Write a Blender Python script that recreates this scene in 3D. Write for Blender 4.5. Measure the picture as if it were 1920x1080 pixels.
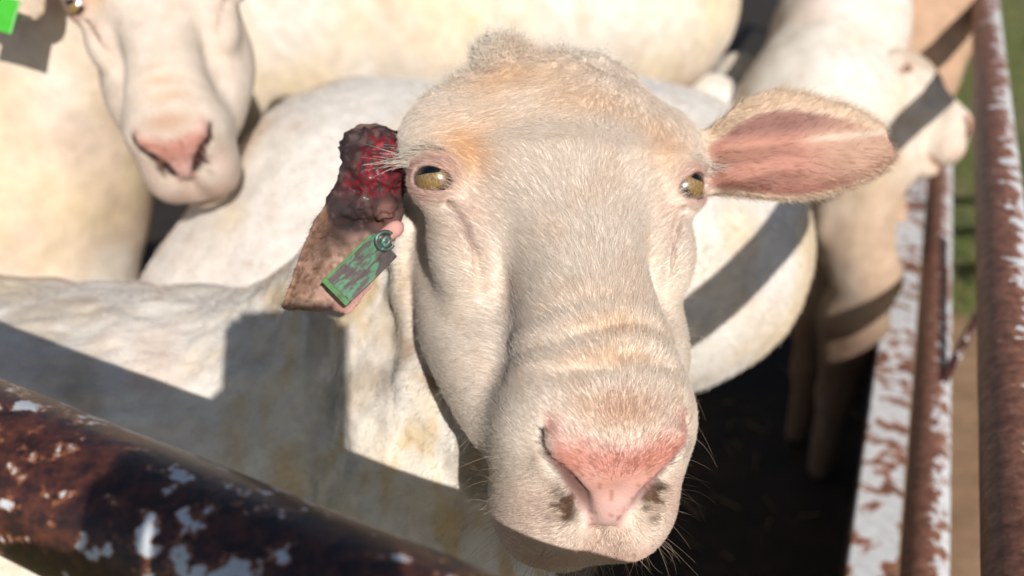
import bpy, math, random
import numpy as np
from mathutils import Vector, Matrix
CLAY = False
C = bpy.context.scene.collection
S = bpy.context.scene
for o in list(bpy.data.objects): bpy.data.objects.remove(o)

# ------------------------------------------------------------ camera, world, sun, exposure
FPX, PITCH = 1600.0, math.radians(29.1)          # focal length in pixels of a 1920 px wide picture
CAM = np.array([0.0, 0.0, 1.15])
FW = np.array([0, math.cos(PITCH), -math.sin(PITCH)])
UP = np.array([0, math.sin(PITCH), math.cos(PITCH)])
RT = np.array([1.0, 0, 0])
def P(x, y, d):
    return CAM + d * (FW + RT * (x - 960) / FPX + UP * (540 - y) / FPX)
cd = bpy.data.cameras.new('camera'); cam = bpy.data.objects.new('camera', cd); C.objects.link(cam)
cam.location = CAM; cam.rotation_euler = (math.pi / 2 - PITCH, 0, 0)
cd.sensor_width = 36; cd.lens = FPX / 1920 * 36; cd.clip_start = 0.02; cd.clip_end = 500
cd.dof.use_dof = True; cd.dof.focus_distance = 0.415; cd.dof.aperture_fstop = 5.0
S.camera = cam
LD = FW + RT * (545 - 960) / FPX + UP * (540 - 646) / FPX      # direction the sunlight travels
LD = LD / np.linalg.norm(LD)
SUN_EL = math.asin(-LD[2]); 
w = bpy.data.worlds.new('World'); S.world = w; w.use_nodes = True
wn = w.node_tree.nodes; bg = wn['Background']
sky = wn.new('ShaderNodeTexSky'); sky.sky_type = 'NISHITA'; sky.sun_disc = False
sky.sun_elevation = SUN_EL; sky.sun_rotation = math.atan2(-LD[0], -LD[1])
w.node_tree.links.new(sky.outputs[0], bg.inputs[0]); bg.inputs[1].default_value = 0.07
sd = bpy.data.lights.new('sun', 'SUN'); sun = bpy.data.objects.new('sun', sd); C.objects.link(sun)
sd.energy = 4.6; sd.angle = math.radians(0.6); sd.color = (1.0, 0.95, 0.895)
sun.rotation_euler = Vector(LD).to_track_quat('-Z', 'Y').to_euler()
S.view_settings.view_transform = 'Standard'; S.view_settings.look = 'None'
S.view_settings.exposure = 0.16; S.view_settings.gamma = 1.0
S.render.engine = 'CYCLES'
S.cycles.max_bounces = 6; S.cycles.diffuse_bounces = 3; S.cycles.transparent_max_bounces = 8
S.cycles.use_denoising = True

# ------------------------------------------------------------ helpers: maths
def sm(a, b, k):
    h = np.clip(0.5 + 0.5 * (b - a) / k, 0, 1)
    return b + (a - b) * h - k * h * (1 - h)
def smax(a, b, k): return -sm(-a, -b, k)
def sstep(a, b, x):
    t = np.clip((x - a) / (b - a), 0, 1); return t * t * (3 - 2 * t)
def ell(p, c, r, R=None):
    q = [p[i] - c[i] for i in range(3)]
    if R is not None:
        q = [q[0] * R[i][0] + q[1] * R[i][1] + q[2] * R[i][2] for i in range(3)]
    k0 = np.sqrt((q[0] / r[0]) ** 2 + (q[1] / r[1]) ** 2 + (q[2] / r[2]) ** 2)
    k1 = np.sqrt((q[0] / r[0] ** 2) ** 2 + (q[1] / r[1] ** 2) ** 2 + (q[2] / r[2] ** 2) ** 2)
    return k0 * (k0 - 1) / np.maximum(k1, 1e-6)
def cap(p, a, b, ra, rb=None, sc=None):
    if rb is None: rb = ra
    a = np.asarray(a, float); b = np.asarray(b, float); ba = b - a; L = float(ba @ ba)
    pa = [p[i] - a[i] for i in range(3)]
    h = np.clip((pa[0] * ba[0] + pa[1] * ba[1] + pa[2] * ba[2]) / L, 0, 1)
    d = np.sqrt(sum((pa[i] - ba[i] * h) ** 2 for i in range(3)))
    return d - (ra + (rb - ra) * h)
def chain(p, pts, rad, k=None):
    d = None
    for i in range(len(pts) - 1):
        e = cap(p, pts[i], pts[i + 1], rad[i], rad[i + 1])
        d = e if d is None else np.minimum(d, e)
    return d
def hash3(i, j, k, s):
    n = (i * 73856093) ^ (j * 19349663) ^ (k * 83492791) ^ (s * 2654435)
    n = (n ^ (n >> 13)) * 1274126177
    n = n & 0x7fffffff
    return ((n ^ (n >> 16)) & 0xffff) / 65535.0
def vnoise(p, s=0):
    f = [np.floor(q) for q in p]; t = [q - g for q, g in zip(p, f)]
    i, j, k = [g.astype(np.int64) for g in f]
    t = [q * q * (3 - 2 * q) for q in t]
    r = 0
    for a in (0, 1):
        wa = t[0] if a else 1 - t[0]
        for b in (0, 1):
            wb = t[1] if b else 1 - t[1]
            for c in (0, 1):
                wc = t[2] if c else 1 - t[2]
                r = r + wa * wb * wc * hash3(i + a, j + b, k + c, s)
    return r
def fbm(p, s=0, o=3):
    r, a, f = 0, 0.5, 1.0
    for i in range(o):
        r = r + a * vnoise([q * f for q in p], s + i); a *= 0.5; f *= 2.03
    return r / (1 - 0.5 ** o)
def worley(p, s=0):
    f = [np.floor(q) for q in p]; best = np.full(np.shape(p[0]), 9.0)
    i, j, k = [g.astype(np.int64) for g in f]
    for a in (-1, 0, 1):
        for b in (-1, 0, 1):
            for c in (-1, 0, 1):
                x = i + a + hash3(i + a, j + b, k + c, s) - p[0]
                y = j + b + hash3(i + a, j + b, k + c, s + 7) - p[1]
                z = k + c + hash3(i + a, j + b, k + c, s + 13) - p[2]
                best = np.minimum(best, x * x + y * y + z * z)
    return np.sqrt(best)

# ------------------------------------------------------------ helpers: implicit surface -> mesh (surface nets on a rectilinear grid)
def axis(lo, hi, fine=None, hf=0.002, hc=0.008, extra=None):
    out = []; x = lo
    while x < hi + hc:
        out.append(x)
        h = hf if (fine and fine[0] <= x <= fine[1]) else hc
        if extra and extra[0] <= x <= extra[1]: h = min(h, extra[2])
        x += h
    return np.array(out)
def nets(xs, ys, zs, D):
    ins = D < 0
    nx, ny, nz = D.shape
    cnt = np.zeros((nx - 1, ny - 1, nz - 1), np.int8)
    for a in (0, 1):
        for b in (0, 1):
            for c in (0, 1):
                cnt += ins[a:nx - 1 + a, b:ny - 1 + b, c:nz - 1 + c]
    act = (cnt > 0) & (cnt < 8)
    I = np.argwhere(act); idx = np.full(act.shape, -1, np.int64); idx[act] = np.arange(len(I))
    acc = np.zeros((len(I), 3)); num = np.zeros(len(I))
    co = [(a, b, c) for a in (0, 1) for b in (0, 1) for c in (0, 1)]
    G = [xs, ys, zs]
    for p in co:
        for ax in range(3):
            if p[ax] == 1: continue
            q = list(p); q[ax] = 1
            d0 = D[I[:, 0] + p[0], I[:, 1] + p[1], I[:, 2] + p[2]]
            d1 = D[I[:, 0] + q[0], I[:, 1] + q[1], I[:, 2] + q[2]]
            m = (d0 < 0) != (d1 < 0)
            t = np.where(m, d0 / np.where(m, d0 - d1, 1), 0)
            for k in range(3):
                v0 = G[k][I[:, k] + p[k]]; v1 = G[k][I[:, k] + q[k]]
                acc[:, k] += np.where(m, v0 + (v1 - v0) * t, 0)
            num += m
    V = acc / num[:, None]
    F = []
    def quad(m, o, flip):
        E = np.argwhere(m)
        if not len(E): return
        c = [idx[E[:, 0] + a, E[:, 1] + b, E[:, 2] + g] for a, b, g in o]
        q = np.stack(c, 1)
        f = flip[tuple(E.T)]
        q[f] = q[f][:, ::-1]
        F.append(q)
    A = ins[:-1, 1:-1, 1:-1]; B = ins[1:, 1:-1, 1:-1]
    quad(A != B, [(0, 0, 0), (0, 1, 0), (0, 1, 1), (0, 0, 1)], ~A)
    A = ins[1:-1, :-1, 1:-1]; B = ins[1:-1, 1:, 1:-1]
    quad(A != B, [(0, 0, 0), (0, 0, 1), (1, 0, 1), (1, 0, 0)], ~A)
    A = ins[1:-1, 1:-1, :-1]; B = ins[1:-1, 1:-1, 1:]
    quad(A != B, [(0, 0, 0), (1, 0, 0), (1, 1, 0), (0, 1, 0)], ~A)
    F = np.concatenate(F)
    return V, F
def vnormals(V, F):
    n = np.cross(V[F[:, 2]] - V[F[:, 0]], V[F[:, 3]] - V[F[:, 1]])
    N = np.zeros_like(V)
    for k in range(4): np.add.at(N, F[:, k], n)
    return N / np.maximum(np.linalg.norm(N, axis=1), 1e-12)[:, None], np.linalg.norm(n, axis=1) / 2
def relax(V, F, it=2, lam=0.5):
    E = np.concatenate([F[:, [0, 1]], F[:, [1, 2]], F[:, [2, 3]], F[:, [3, 0]]])
    for _ in range(it):
        for l in (lam, -lam * 1.04):
            acc = np.zeros_like(V); n = np.zeros(len(V))
            np.add.at(acc, E[:, 0], V[E[:, 1]]); np.add.at(acc, E[:, 1], V[E[:, 0]])
            np.add.at(n, E[:, 0], 1); np.add.at(n, E[:, 1], 1)
            V = V + l * (acc / n[:, None] - V)
    return V
def np_mesh(name, V, F, mat, parent=None, col=None, smooth=True, extra=None):
    me = bpy.data.meshes.new(name)
    F = np.asarray(F); k = F.shape[1]
    me.vertices.add(len(V)); me.vertices.foreach_set('co', np.asarray(V, np.float32).ravel())
    me.loops.add(F.size); me.loops.foreach_set('vertex_index', F.astype(np.int32).ravel())
    me.polygons.add(len(F)); me.polygons.foreach_set('loop_start', np.arange(0, F.size, k, dtype=np.int32))
    me.polygons.foreach_set('use_smooth', np.full(len(F), smooth))
    me.update(calc_edges=True); me.validate()
    if col is not None:
        a = me.color_attributes.new('Col', 'FLOAT_COLOR', 'POINT')
        a.data.foreach_set('color', np.concatenate([col, np.ones((len(col), 1))], 1).astype(np.float32).ravel())
    for n_, arr in (extra or {}).items():
        a = me.attributes.new(n_, 'FLOAT', 'POINT'); a.data.foreach_set('value', arr.astype(np.float32))
    o = bpy.data.objects.new(name, me); C.objects.link(o)
    if mat: me.materials.append(mat)
    if parent: o.parent = parent
    return o
def tag(o, label=None, cat=None, group=None, kind=None):
    if label: o['label'] = label
    if cat: o['category'] = cat
    if group: o['group'] = group
    if kind: o['kind'] = kind
    return o
def hair_object(name, pts, rad, mat, parent=None, col=None):
    """pts (n,k,3), rad (n,k), col (n,3)"""
    n, k = pts.shape[:2]
    hc = bpy.data.hair_curves.new(name); hc.add_curves([k] * n)
    hc.attributes['position'].data.foreach_set('vector', pts.astype(np.float32).ravel()) if 'position' in hc.attributes else hc.position_data.foreach_set('vector', pts.astype(np.float32).ravel())
    a = hc.attributes.get('radius') or hc.attributes.new('radius', 'FLOAT', 'POINT')
    a.data.foreach_set('value', rad.astype(np.float32).ravel())
    if col is not None:
        a = hc.attributes.new('Col', 'FLOAT_COLOR', 'CURVE')
        a.data.foreach_set('color', np.concatenate([col, np.ones((n, 1))], 1).astype(np.float32).ravel())
    hc.materials.append(mat)
    o = bpy.data.objects.new(name, hc); C.objects.link(o)
    if parent: o.parent = parent
    return o

# ------------------------------------------------------------ helpers: materials
def newmat(name):
    m = bpy.data.materials.new(name); m.use_nodes = True
    nt = m.node_tree; b = nt.nodes['Principled BSDF']
    def N(t, **kw):
        n = nt.nodes.new(t)
        for k, v in kw.items():
            if k.startswith('i_'): n.inputs[k[2:].replace('_', ' ')].default_value = v
            else: setattr(n, k, v)
        return n
    return m, nt, b, N
def ramp(nt, f, stops):
    r = nt.nodes.new('ShaderNodeValToRGB')
    while len(r.color_ramp.elements) < len(stops): r.color_ramp.elements.new(0.5)
    for e, (p, c) in zip(r.color_ramp.elements, stops):
        e.position = p; e.color = c if len(c) == 4 else (*c, 1)
    nt.links.new(f, r.inputs[0]); return r
# ------------------------------------------------------------ sheep: heads and bodies as implicit surfaces
CAMAX = np.stack([RT, UP, -FW])                    # camera axes: right, up, towards the viewer
class Frame:                                       # head frame: local centimetres (across, down the nose, out of the forehead)
    def __init__(s, px, py, d, tau, yaw, roll=0.0, scale=1.0):
        t, y, r = [math.radians(a) for a in (tau, yaw, roll)]
        A = np.array([[1, 0, 0], [0, -math.cos(t), math.sin(t)], [0, math.sin(t), math.cos(t)]])
        Y = np.array([[math.cos(y), 0, math.sin(y)], [0, 1, 0], [-math.sin(y), 0, math.cos(y)]])
        Z = np.array([[math.cos(r), -math.sin(r), 0], [math.sin(r), math.cos(r), 0], [0, 0, 1]])
        A = (Z @ Y @ A.T).T
        s.R = A @ CAMAX                            # rows: local axes in world
        s.s = scale / 100.0
        s.O = P(px, py, d) - np.array([0, 0.6, -2.7]) @ s.R * s.s
    def loc(s, p):
        q = [p[i] - s.O[i] for i in range(3)]
        return [(q[0] * a[0] + q[1] * a[1] + q[2] * a[2]) / s.s for a in s.R]
    def world(s, q): return s.O + np.asarray(q, float) @ s.R * s.s
    def dirw(s, v): return np.asarray(v, float) @ s.R
    def pix(s, px, py, d): return np.array([float(a) for a in s.loc(P(px, py, d))])
    def cdir(s, v):
        v = s.R @ (np.asarray(v, float) @ CAMAX); return v / np.linalg.norm(v)

# section table of the nasal part: n, half width, top level, half height
TB = np.array([[-6, 6.4, -1.6, 4.0], [-3, 6.6, -.2, 3.9], [0, 6.1, .15, 3.7], [2, 5.1, .1, 3.4], [4, 4.1, .15, 3.4], [6, 3.55, .3, 3.5],
               [8.5, 3.55, .35, 3.4], [10.5, 3.95, .2, 3.1], [12, 4.35, .05, 3.3], [13.5, 4.5, -.15, 3.5], [15, 4.3, -.7, 3.5], [16.3, 3.8, -1.5, 3.2], [17.3, 2.9, -2.3, 2.4]])
# cheek and jaw part
TJ = np.array([[-5, 4.6, -5.5, 3.0], [-2, 6.4, -4.2, 4.6], [1, 7.3, -3.5, 5.2], [4, 7.75, -3.7, 5.2], [7, 7.6, -3.5, 4.9], [9.5, 7.0, -2.9, 4.6], [12, 6.0, -3.0, 4.4], [14, 4.9, -3.2, 4.0], [15.5, 3.4, -3.2, 3.2]])
def tube(q, T, pw):
    X, n, u = q
    w = np.interp(n, T[:, 0], T[:, 1]); tp = np.interp(n, T[:, 0], T[:, 2]); h = np.interp(n, T[:, 0], T[:, 3])
    e = (np.abs(X / w) ** pw + np.abs((u - tp + h) / h) ** pw) ** (1 / pw)
    d = (e - 1) * np.minimum(w, h)
    return smax(d, np.maximum(T[0, 0] - n, n - T[-1, 0]), 1.2)
def Ts(T):                                         # smooth the table
    n = np.linspace(T[0, 0], T[-1, 0], 80); out = [n]
    for k in (1, 2, 3):
        v = np.interp(n, T[:, 0], T[:, k])
        for _ in range(12): v[1:-1] = (v[:-2] + 2 * v[1:-1] + v[2:]) / 4
        out.append(v)
    return np.stack(out, 1)
TBs, TJs = Ts(TB), Ts(TJ)
EYE = np.array([6.82, .6, -2.62]); EYE_R = 1.38
EYE_DIR = np.array([.58, .14, .80]); EYE_DIR = EYE_DIR / np.linalg.norm(EYE_DIR)
NOS = [(3.4, 15.2, -1.75), (3.2, 16.1, -2.35), (2.5, 16.9, -2.65), (1.6, 17.7, -3.55), (1.05, 18.3, -4.5)]
TEAR = [(6.5, 2.2, -2.35), (5.8, 3.6, -2.35), (5.25, 5.2, -2.8), (4.9, 7.2, -3.9)]
NOSR = [.14, .22, .36, .44, .26]
def head_d(q, wounded=False):
    X, n, u = q; A = np.abs(X); qa = [A, n, u]
    d = tube(q, TBs, 2.15)
    d = sm(d, tube(q, TJs, 2.2), 1.0)
    d = sm(d, ell(q, (.3, -2.7, -5.0), (8.0, 6.2, 5.2)), 1.5)            # skull
    d = sm(d, ell(q, (.3, -4.6, -2.1), (5.4, 2.5, 2.0)), 1.5)            # poll
    d = sm(d, ell(qa, (6.1, -2.2, -2.7), (2.7, 2.6, 2.2)), 1.2)         # brow
    d = sm(d, ell(qa, (5.6, 3.3, -4.0), (1.8, 3.2, 1.75)), 1.9)          # below the eye
    if wounded:                                       # ragged wool left on the crown
        m = np.broadcast_to((n < -3.5) & (u > -6) & (d < 2.5), d.shape)
        if m.any():
            w_ = [np.broadcast_to(x, d.shape)[m] for x in q]
            k_ = .9 * (1 - worley([x * .75 for x in w_], 21)) + .35 * (1 - worley([x * 1.9 for x in w_], 22)) - .45
            e = d[m] - k_ * sstep(-4.8, -6.4, w_[1] + .10 * w_[0])
            e = sm(e, ell(w_, (1.6, -6.9, -1.75), (3.6, 1.0, 1.0)) - .35 * k_, .8)
            d[m] = sm(e, ell(w_, (-2.8, -7.9, -1.6), (1.5, 1.1, 1.1)) - .3 * k_, .7)
    # muzzle
    d = sm(d, ell(q, (0, 14.0, -3.7), (4.6, 3.6, 3.5)), .8)
    d = sm(d, ell(qa, (2.0, 16.2, -8.0), (2.75, 3.5, 4.3)), .8)         # lip pads
    d = sm(d, ell(q, (0, 16.6, -9.4), (2.6, 2.9, 2.8)), .8)
    d = sm(d, ell(qa, (2.9, 13.8, -5.6), (2.1, 3.2, 3.2)), .9)
    chin = ell(q, (0, 15.8, -12.9), (3.0, 3.2, 2.2))
    d = sm(d, chin, .35)
    d = sm(d, cap(q, (0, 4, -10), (0, 13, -11.0), 2.8, 2.4), 1.5)        # lower jaw
    d = sm(d, cap(qa, (0.0, 17.75, -4.6), (2.55, 15.6, -1.75), .95, .75), .35)   # wings of the nose
    d = sm(d, ell(q, (0, 17.6, -5.0), (.95, 1.15, 1.4)), .4)
    # nostrils, philtrum, mouth
    nos = chain(qa, NOS, NOSR)
    d = smax(d, -nos, .28)
    d = smax(d, -cap(q, (0, 19.4, -5.9), (0, 19.3, -7.8), .14, .05), .3)
    mouth = chain(qa, [(0, 19.3, -12.0), (2.0, 18.1, -11.9), (3.4, 15.2, -10.6), (4.2, 12.4, -9.0)], [.3, .25, .2, .1])
    d = smax(d, -mouth, .4)
    # eye: socket, lids
    E = EYE
    lid = ell(qa, E, (EYE_R + .24,) * 3)
    d = sm(d, lid, .95)
    d = sm(d, ell(qa, E + np.array([.1, -1.25, .35]), (1.75, .62, 1.0)), .5)      # heavy upper lid
    c = E + EYE_DIR * 1.5 + np.array([0, .44, 0])
    lon = EYE_ROWS[0]; lat = EYE_ROWS[1]
    f_ = np.where(X > 0, 1.14, .90) if wounded else 1.0
    op = ell(qa, c, (1.34 * f_, .64 * f_, 1.6), [lon, lat, EYE_DIR])
    d = smax(d, -op, .18)
    # tear groove, folds across the nose
    d = smax(d, -chain(qa, TEAR, [.12, .16, .14, .0]), .45)
    wr = 0.13 * np.sin((n - .10 * X * X * .35) * 3.6 + .9 * np.sin(X * .9)) * np.exp(-((n - 11.6) / 1.9) ** 2) * np.exp(-(X / 3.6) ** 2) * (u > -3)
    wr = wr + .10 * np.exp(-((n - 13.2 + .05 * X * X) / .35) ** 2) * (u > -3.5) * np.exp(-(X / 4.2) ** 4)
    d = d + wr
    return d
# eye opening axes: long axis runs roughly from the inner (nose-side, front) corner to the outer one
_l = np.array([.55, -.40, -.60]); _l = _l - EYE_DIR * (_l @ EYE_DIR); _l /= np.linalg.norm(_l)
EYE_ROWS = [_l, np.cross(EYE_DIR, _l)]
def ear_d(q, O, a, b, c, L, prof, cup, th):
    s = sum((q[i] - O[i]) * a[i] for i in range(3)); t = sum((q[i] - O[i]) * b[i] for i in range(3)); w_ = sum((q[i] - O[i]) * c[i] for i in range(3))
    hw = np.interp(s / L, prof[0], prof[1])
    w0 = cup(s / L, t, hw)
    return s, t, w_, smax(smax(np.abs(w_ - w0) - th, np.abs(t) - hw, .25), np.maximum(-s - 1, s - L), .25)
EARP = (np.linspace(0, 1, 11), np.array([1.5, 2.1, 2.7, 3.05, 3.2, 3.15, 3.0, 2.75, 2.45, 1.95, 1.0]))
def cup_ear(f, t, hw):
    k = np.where(t > 0, 1.0, .55)
    return k * 2.3 * (np.abs(t) / 3.2) ** 2 * np.clip(1.25 - f, .2, 1) - 1.6 * np.clip(1 - f / .25, 0, 1) ** 2 - .2 * t * f
EAR_O = np.array([7.2, -2.6, -4.6])

class Field:
    def __init__(s, xs, ys, zs):
        s.g = [xs, ys, zs]; s.D = np.full((len(xs), len(ys), len(zs)), 0.06, np.float32)
    def op(s, fn, lo, hi, k=0.0, pad=None, sub=False):
        pad = (k + 0.012) if pad is None else pad
        sl = []
        for i in range(3):
            a = np.searchsorted(s.g[i], lo[i] - pad); b = np.searchsorted(s.g[i], hi[i] + pad)
            sl.append(slice(max(a, 0), max(b, 1)))
        p = np.meshgrid(*[s.g[i][sl[i]].astype(np.float32) for i in range(3)], indexing='ij')
        if p[0].size == 0: return
        e = fn(p); d = s.D[tuple(sl)]
        if sub: r = smax(d, -e, k) if k else np.maximum(d, -e)
        else: r = sm(d, e, k) if k else np.minimum(d, e)
        s.D[tuple(sl)] = r
    def caps(s, pts, rad, k=.03):
        for i in range(len(pts) - 1):
            a, b = np.asarray(pts[i]), np.asarray(pts[i + 1]); r = max(rad[i], rad[i + 1])
            s.op(lambda p: cap(p, a, b, rad[i], rad[i + 1]), np.minimum(a, b) - r, np.maximum(a, b) + r, k)
    def ells(s, c, r, k=.03, R=None):
        m = max(r); c = np.asarray(c)
        s.op(lambda p: ell(p, c, r, R), c - m, c + m, k)
def ear_axes(fr, sgn, acam, bcam):
    a = fr.cdir(acam); b = fr.cdir(bcam); b = b - a * (a @ b); b /= np.linalg.norm(b); c = -np.cross(a, b) * sgn
    return a, b, c
def head_bounds(fr):
    c = np.array([fr.world((x, n, u)) for x in (-9, 9) for n in (-10, 20) for u in (-13, 2)])
    return c.min(0), c.max(0)
# ------------------------------------------------------------ the sheep that fills the picture
FR = Frame(1056, 347, .47, 31, 13, 0)
lo, hi = head_bounds(FR)
ELO, EHI = lo.copy(), hi.copy()
lo[0] = min(lo[0], P(530, 500, .48)[0]); hi[0] = P(1690, 250, .52)[0]; 
HF = 0.0020 if not CLAY else .003
body = [P(930, 400, .575), P(660, 760, .665), P(300, 915, .73), P(-300, 850, .80), P(-900, 770, .88)]
brad = [.080, .105, .168, .18, .175]
legs = []
wl_, wh_ = P(530, 600, .46), P(775, 225, .50)
F1 = Field(axis(body[-1][0] - .2, hi[0] + .02, (lo[0] - .01, hi[0] + .01), HF, .009, (wl_[0], wh_[0], .0014)),
           axis(lo[1] - .03, 1.30, (lo[1] - .02, hi[1] + .06), HF, .009), axis(0.0, hi[2] + .06, (lo[2] - .03, hi[2] + .04), HF, .010, (wl_[2], wh_[2], .0014)))
F1.op(lambda p: head_d(FR.loc(p), True) * FR.s, lo, hi, 0, .02)
# ear on the picture's right
EO = FR.pix(1312, 304, .487)
ea, eb, ec = ear_axes(FR, 1, (1, .122, -.10), (-.1, 1, -.22))
EL = float(np.linalg.norm(FR.pix(1664, 258, .50) - EO))
def f_ear(p): return ear_d(FR.loc(p), EO, ea, eb, ec, EL, EARP, cup_ear, .24)[3] * FR.s
blo = np.minimum(P(1250, 420, .45), P(1700, 120, .53)); bhi = np.maximum(P(1250, 420, .45), P(1700, 120, .53))
F1.op(f_ear, blo, bhi, .008, .01)
# wounded ear on the picture's left
WO = FR.pix(712, 345, .478)
wa, wb, wc = ear_axes(FR, 1, (-.50, -1, .10), (.95, -.46, -.30))
WP = (np.linspace(0, 1, 6), np.array([1.3, 2.0, 2.3, 2.15, 1.85, 1.6]))
WLn = float(np.linalg.norm(FR.pix(588, 620, .468) - WO))
WCUT = FR.pix(590, 586, .465); WCN = FR.cdir((-.06, -1, 0))
WF = [FR.pix(738, 428, .462), FR.pix(668, 486, .463)]
CUPW = lambda f, t, hw: 1.5 * (t / 2.2) ** 2 - .45 + .25 * np.sin(f * 5 + t)
WC = [FR.pix(700, 296, .476), FR.pix(668, 372, .474), FR.pix(715, 385, .470)]
def f_wound(p):
    q = FR.loc(p)
    e = ear_d(q, WO, wa, wb, wc, WLn, WP, CUPW, .26)[3]; e = smax(e, sum((q[i] - WCUT[i]) * WCN[i] for i in range(3)) + .25 * (vnoise([x * 1.6 for x in q], 4) - .5), .15)
    g = ell(q, WC[0], (1.9, 2.3, 1.2)); g = sm(g, ell(q, WC[1], (1.5, 1.3, 1.0)), .7); g = sm(g, ell(q, WC[2], (1.1, .8, .8)), .6)
    g = g + .75 * (fbm([x * .85 for x in q], 8, 3) - .5) - .42 * (worley([x * 1.5 for x in q], 3) - .5) - .26 * (worley([x * 3.0 for x in q], 5) - .5) + .30 * (fbm([x * 5 for x in q], 6, 2) - .5)
    fold = cap(q, WF[0], WF[1], .42, .22)
    rough = .08 * (worley([x * 3.0 for x in q], 9) - .5)
    return sm(sm(e + rough, g, .8), fold, .35) * FR.s
blo = np.minimum(P(520, 640, .44), P(790, 200, .50)); bhi = np.maximum(P(520, 640, .44), P(790, 200, .50))
F1.op(f_wound, blo, bhi, .005, .01)
F1.caps(body, brad, .035)
# folds of skin where face and neck meet
F1.caps([P(752, 420, .505), P(765, 560, .505), P(790, 700, .51), P(860, 815, .515)], [.006, .007, .007, .006], .012)
F1.caps([P(715, 600, .545), P(720, 740, .55), P(760, 880, .55)], [.012, .014, .016], .025)
F1.caps([P(830, 760, .56), P(800, 950, .58), P(900, 1200, .62)], [.05, .06, .07], .04)
for b0, dx in ((body[2], .02), (body[2], .16)):
    pass
sh = body[2]; rp = body[4]
LEGS = []
for c_, ox, oy in ((sh, .02, -.07), (sh, .06, .09), (rp, -.02, -.08), (rp, -.04, .09)):
    t0 = np.array([c_[0] + ox, c_[1] + oy, c_[2] - .12]); kn = t0 + np.array([.0, 0, -.22]); ft = np.array([kn[0], kn[1], .02])
    F1.caps([t0, kn, ft], [.06, .03, .022], .03)
V1, Q1 = nets(*F1.g, F1.D)
V1 = relax(V1, Q1, 3, .5)
print('main sheep', F1.D.shape, len(V1))
# ------------------------------------------------------------ materials of the animals
def skin_mat(name, bump=.35, scale=900.0, rough=.75, sss=0.0):
    m, nt, b, N = newmat(name); L = nt.links
    a = N('ShaderNodeAttribute', attribute_name='Col'); wet = N('ShaderNodeAttribute', attribute_name='wet')
    tc = N('ShaderNodeTexCoord')
    n1 = N('ShaderNodeTexNoise'); n1.inputs['Scale'].default_value = scale; n1.inputs['Detail'].default_value = 3
    n2 = N('ShaderNodeTexNoise'); n2.inputs['Scale'].default_value = 45; n2.inputs['Detail'].default_value = 5
    L.new(tc.outputs['Object'], n1.inputs['Vector']); L.new(tc.outputs['Object'], n2.inputs['Vector'])
    r = ramp(nt, n2.outputs[0], [(.3, (.86, .85, .83)), (.7, (1.08, 1.08, 1.08))])
    mx = N('ShaderNodeMix', data_type='RGBA', blend_type='MULTIPLY'); mx.inputs[0].default_value = 1
    L.new(a.outputs['Color'], mx.inputs[6]); L.new(r.outputs[0], mx.inputs[7]); L.new(mx.outputs[2], b.inputs['Base Color'])
    mr = N('ShaderNodeMapRange'); L.new(wet.outputs['Fac'], mr.inputs[0]); mr.inputs[3].default_value = rough; mr.inputs[4].default_value = .22
    L.new(mr.outputs[0], b.inputs['Roughness']); b.inputs['Specular IOR Level'].default_value = .3; cw_ = N('ShaderNodeMath', operation='MULTIPLY'); L.new(wet.outputs['Fac'], cw_.inputs[0]); cw_.inputs[1].default_value = .6; L.new(cw_.outputs[0], b.inputs['Coat Weight']); b.inputs['Coat Roughness'].default_value = .18
    bp = N('ShaderNodeBump'); bp.inputs['Strength'].default_value = bump; bp.inputs['Distance'].default_value = .002
    L.new(n1.outputs[0], bp.inputs['Height']); L.new(bp.outputs[0], b.inputs['Normal'])
    if sss: b.inputs['Subsurface Weight'].default_value = sss; b.inputs['Subsurface Scale'].default_value = .004; b.inputs['Subsurface Radius'].default_value = (1, .35, .2)
    return m
def fur_mat(name, rough=.5, trans=.25):
    m, nt, b, N = newmat(name); L = nt.links
    a = N('ShaderNodeAttribute', attribute_name='Col')
    L.new(a.outputs['Color'], b.inputs['Base Color']); b.inputs['Roughness'].default_value = rough; b.inputs['Specular IOR Level'].default_value = .35
    t = N('ShaderNodeBsdfTranslucent'); L.new(a.outputs['Color'], t.inputs[0])
    mx = N('ShaderNodeMixShader'); mx.inputs[0].default_value = trans
    L.new(b.outputs[0], mx.inputs[1]); L.new(t.outputs[0], mx.inputs[2]); L.new(mx.outputs[0], nt.nodes['Material Output'].inputs[0])
    return m
M_SKIN = skin_mat('sheep_skin', .3, 1400)
M_WOOL = skin_mat('shorn_wool', .8, 420, .85)
M_FUR = fur_mat('short_fur')
M_HAIR = fur_mat('dark_hair', .4, .1)
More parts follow.
